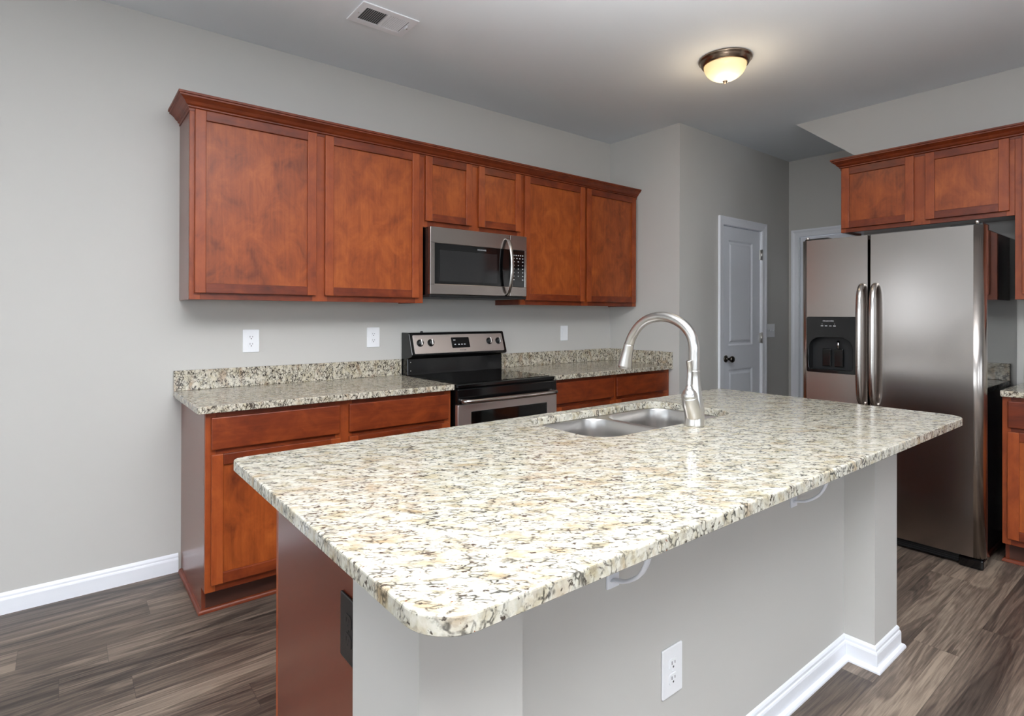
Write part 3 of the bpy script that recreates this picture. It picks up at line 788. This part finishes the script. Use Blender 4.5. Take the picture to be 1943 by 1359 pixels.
# ------------------------------------------------------------------ refrigerator (local x = -world y, local y = +world x)
FW, FD = .910, .765
t = thing('refrigerator', 'stainless side-by-side refrigerator with black glossy sides and water dispenser', 'refrigerator', (3.183, -1.643, 0), -PI/2)
MB().box(.005, FW-.005, .072, FD, .035, 1.755, .006).build('body', BLACKG, t)
def plan(x0, x1, rl, rr, y1=.062, n=8):
    pts = [(x0, y1)]
    for i in range(n+1):
        a = PI+.5*PI*i/n; pts.append((x0+rl+rl*math.cos(a), rl+rl*math.sin(a)))
    for i in range(n+1):
        a = 1.5*PI+.5*PI*i/n; pts.append((x1-rr+rr*math.cos(a), rr+rr*math.sin(a)))
    pts.append((x1, y1)); return pts
Z0, Z1 = .062, 1.772
def door_prism(b, pts, z0, z1):
    b.loops([[(x, y, z0) for x, y in pts], [(x, y, z1) for x, y in pts]], smooth=False)
    return b
b = MB()
hx0, hx1, hz0, hz1 = .045, .306, .965, 1.190
pl = [(0, .062)]+[(.035+.035*math.cos(PI+.5*PI*i/8), .035+.035*math.sin(PI+.5*PI*i/8)) for i in range(9)]+[(hx0, 0), (hx0, .062)]
door_prism(b, pl, Z0, Z1)
b.box(hx0, .378, 0, .062, Z0, hz0).box(hx0, .378, 0, .062, hz1, Z1).box(hx1, .378, 0, .062, hz0, hz1)
fd = b.build('freezer_door', STEELF, t)
rd = door_prism(MB(), plan(.388, FW, .006, .045), Z0, Z1).build('fridge_door', STEELF, t)
for dd in (fd, rd):
    for f_ in dd.data.polygons:
        n_ = f_.normal
        if abs(n_.z) < .5 and not (abs(n_.x) > .999 or abs(n_.y) > .999): f_.use_smooth = True
# dispenser
b = MB(); bz = rrect(.036, .318, .953, 1.296, .012, 4); ho = rrect(hx0+.006, hx1-.006, .972, 1.170, .02, 5, (.015, .015, .07, .07))
b.slab(bz, [ho], 0, .006, .002, f=lambda x, y, z: (x, -z, y))
dp = b.build('dispenser', BLACKG, fd)
b = MB(); b.box(hx0+.001, hx1-.001, .052, .060, hz0, hz1).box(hx0+.0005, hx0+.006, .0, .055, hz0, hz1).box(hx1-.006, hx1-.0005, 0, .055, hz0, hz1)
b.box(hx0+.001, hx1-.001, .0, .055, hz1-.012, hz1).box(hx0+.001, hx1-.001, 0, .055, hz0, hz0+.008)
b.build('cavity', BLACKM, dp)
MB().box(.115, .165, .030, .040, .99, 1.10, .004).build('water_paddle', BLACKG, dp)
MB().box(.185, .235, .030, .040, .99, 1.10, .004).build('ice_paddle', BLACKG, dp)
MB().lathe([(.007, 1.10), (.007, 1.150)], (.21, .025, 0), 'z', 12).build('spout', CHROME, dp)
text('brand_lettering', 'FRIGIDAIRE', .0125, PRINT, dp, (.165, -.0062, 1.270), (PI/2, 0, 0))
b = MB()
for i in range(4):
    b.box(.122+i*.024, .136+i*.024, -.0068, -.0062, 1.238, 1.2425)
    if i in (0, 3): b.box(.128+i*.024, .131+i*.024, -.0068, -.0062, 1.250, 1.253)
b.build('button_marks', PRINT, dp)
for xh, dd in ((.352, fd), (.420, rd)):
    hz = catmull([(xh, .004, 1.482), (xh, -.022, 1.474), (xh, -.048, 1.435), (xh, -.060, 1.360), (xh, -.063, 1.25), (xh, -.063, 1.02), (xh, -.060, .91), (xh, -.048, .835), (xh, -.022, .795), (xh, .004, .787)], 6)
    MB().tube(hz, .0125, 14, flat=(1.25, .95)).build('door_handle', STEELHA, dd)
for x0, x1 in ((.010, .150), (FW-.150, FW-.012)):
    hc_ = MB().box(x0, x1, .030, .16, 1.7555, 1.786, .006).build('hinge_cover', BLACKM, t)
    px = x0+.022 if x0 < .1 else x1-.022
    MB().lathe([(.008, 1.778), (.008, 1.792), (.005, 1.796)], (px, .022, 0), 'z', 14).build('hinge_pin', CHROME, hc_)
b = MB(); b.box(.012, FW-.012, .028, .07, .012, .058, .004)
for i in range(4): b.box(.05, FW-.05, .026, .030, .018+i*.010, .022+i*.010)
b.build('toe_grille', BLACKM, t)
MB().box(.80, FW-.006, .010, .10, 0, .055, .010).build('corner_foot', BLACKG, t)
MB().box(.006, .10, .020, .10, 0, .055, .010).build('corner_foot', BLACKG, t)

# ------------------------------------------------------------------ cabinets on the right wall
RD = XW-.001-3.675
upper('short cherry wall cabinet with two doors above the refrigerator', (3.675, -1.687, 1.866), -PI/2, .898, 1.866, 2.345, RD,
      [(.010, .424), (.485, .877)], 1.893, 2.299, [(0, .03), (.405, .505), (.862, .898)], GU)
upper('tall cherry wall cabinet at the right edge, beside the fridge cabinet', (3.675, -2.586, 1.396), -PI/2, .60, 1.396, 2.345, RD,
      [(.032, .285), (.315, .57)], 1.425, 2.299, [(0, .04), (.275, .325), (.56, .60)], GU)
yl, yr = -1.687, -3.186
o = MB().sweep([(XW-.001, yl), (3.675, yl), (3.675, yr)], [(a, 2.345+z-.012) for a, z in CROWN]).build('crown_moulding', WOODC, loc=(3.675, yl, 2.345))
tag(o, 'cherry crown moulding above the refrigerator cabinets at the right', 'moulding')
base_cab('cherry base cabinet at the right edge, right of the refrigerator', (3.380, -2.586, 0), -PI/2, .62, XW-3.381,
         [(.024, .60)], [(0, .035), (.59, .62)], True, 'cherry base cabinets')
t = thing('countertop', 'short granite countertop piece right of the refrigerator', 'countertop', (3.345, -2.582, .8845), -PI/2)
MB().slab(rrect(0, .64, 0, XW-3.347, 0, 5, (.008, 0, 0, 0)), [], 0, .031, .004).build('slab', GRAN_C, t)
MB().box(0, .64, XW-3.367, XW-3.347, .0312, .133, .002).build('backsplash', GRAN_C, t)

# ------------------------------------------------------------------ ceiling fixtures
def dome(label, x, y, power):
    t = thing('ceiling_light', label, 'ceiling light', (x, y, CEIL-.0005), 0, 'dome ceiling lights')
    MB().lathe([(.100, 0), (.146, 0), (.1475, -.005), (.1465, -.010), (.141, -.013), (.138, -.020), (.130, -.034), (.124, -.040), (.119, -.041), (.117, -.036)], (0, 0, 0), 'z', 56, cap0=False, cap1=False).build('pan', BRONZE, t)
    pr = [(.1165*math.cos(a), -.038-.088*math.sin(a)) for a in [PI/2*i/14 for i in range(14)]]+[(.006, -.126)]
    MB().lathe(pr, (0, 0, 0), 'z', 56, cap0=False).build('glass_dome', GLOW, t)
    MB().lathe([(.006, -.124), (.013, -.127), (.014, -.130), (.009, -.135), (.007, -.141), (.003, -.144)], (0, 0, 0), 'z', 20).build('finial', BRONZE, t)
    l = bpy.data.lights.new('lamp_glow', 'POINT'); l.energy = power; l.color = (1, .80, .55); l.shadow_soft_size = .10
    lo = bpy.data.objects.new('lamp_glow', l); C.objects.link(lo); lo.location = (x, y, CEIL-.22)
    return t
dome('lit dome ceiling light with bronze rim and small finial, above the island', 2.515, -1.515, 1.6)

t = thing('ceiling_vent', 'white rectangular ceiling air register with two banks of louvres', 'vent', (.779, -.680, CEIL-.0005))
Wv, Hv = .300, .205
b = MB(); b.slab(rrect(-Wv/2, Wv/2, -Hv/2, Hv/2, .003, 2), [rrect(-.112, .112, -.062, .062, .002, 2)], 0, .006, .003, f=lambda x, y, z: (x, y, -z))
b.build('frame', TRIM, t)
MB().box(-.115, .115, -.065, .065, -.001, .0).build('duct', DUCT, t)
for sgn, x0, x1 in ((-1, -.108, -.006), (1, .006, .108)):
    b = MB(); nn = 10
    for i in range(nn):
        x = x0+(x1-x0)*(i+.5)/nn; dx = .0026*sgn; zb = -.009 if sgn < 0 else -.0055
        b.prism([(x-dx-.0006, -.002), (x-dx+.0006, -.002), (x+dx+.0006, zb), (x+dx-.0006, zb)], -.062, .062, 'y')
    b.build('louvre_bank', TRIM, t)
MB().box(-.006, .006, -.063, .063, -.007, -.001, .001).build('centre_bar', TRIM, t)
for x in (-.130, .130): MB().lathe([(.0045, -.0055), (.0045, -.008), (.002, -.009)], (x, 0, 0), 'z', 12).build('screw', CHROME, t)
MB().box(.115, .119, -.03, -.004, -.016, -.005, .001).build('damper_lever', TRIM, t)
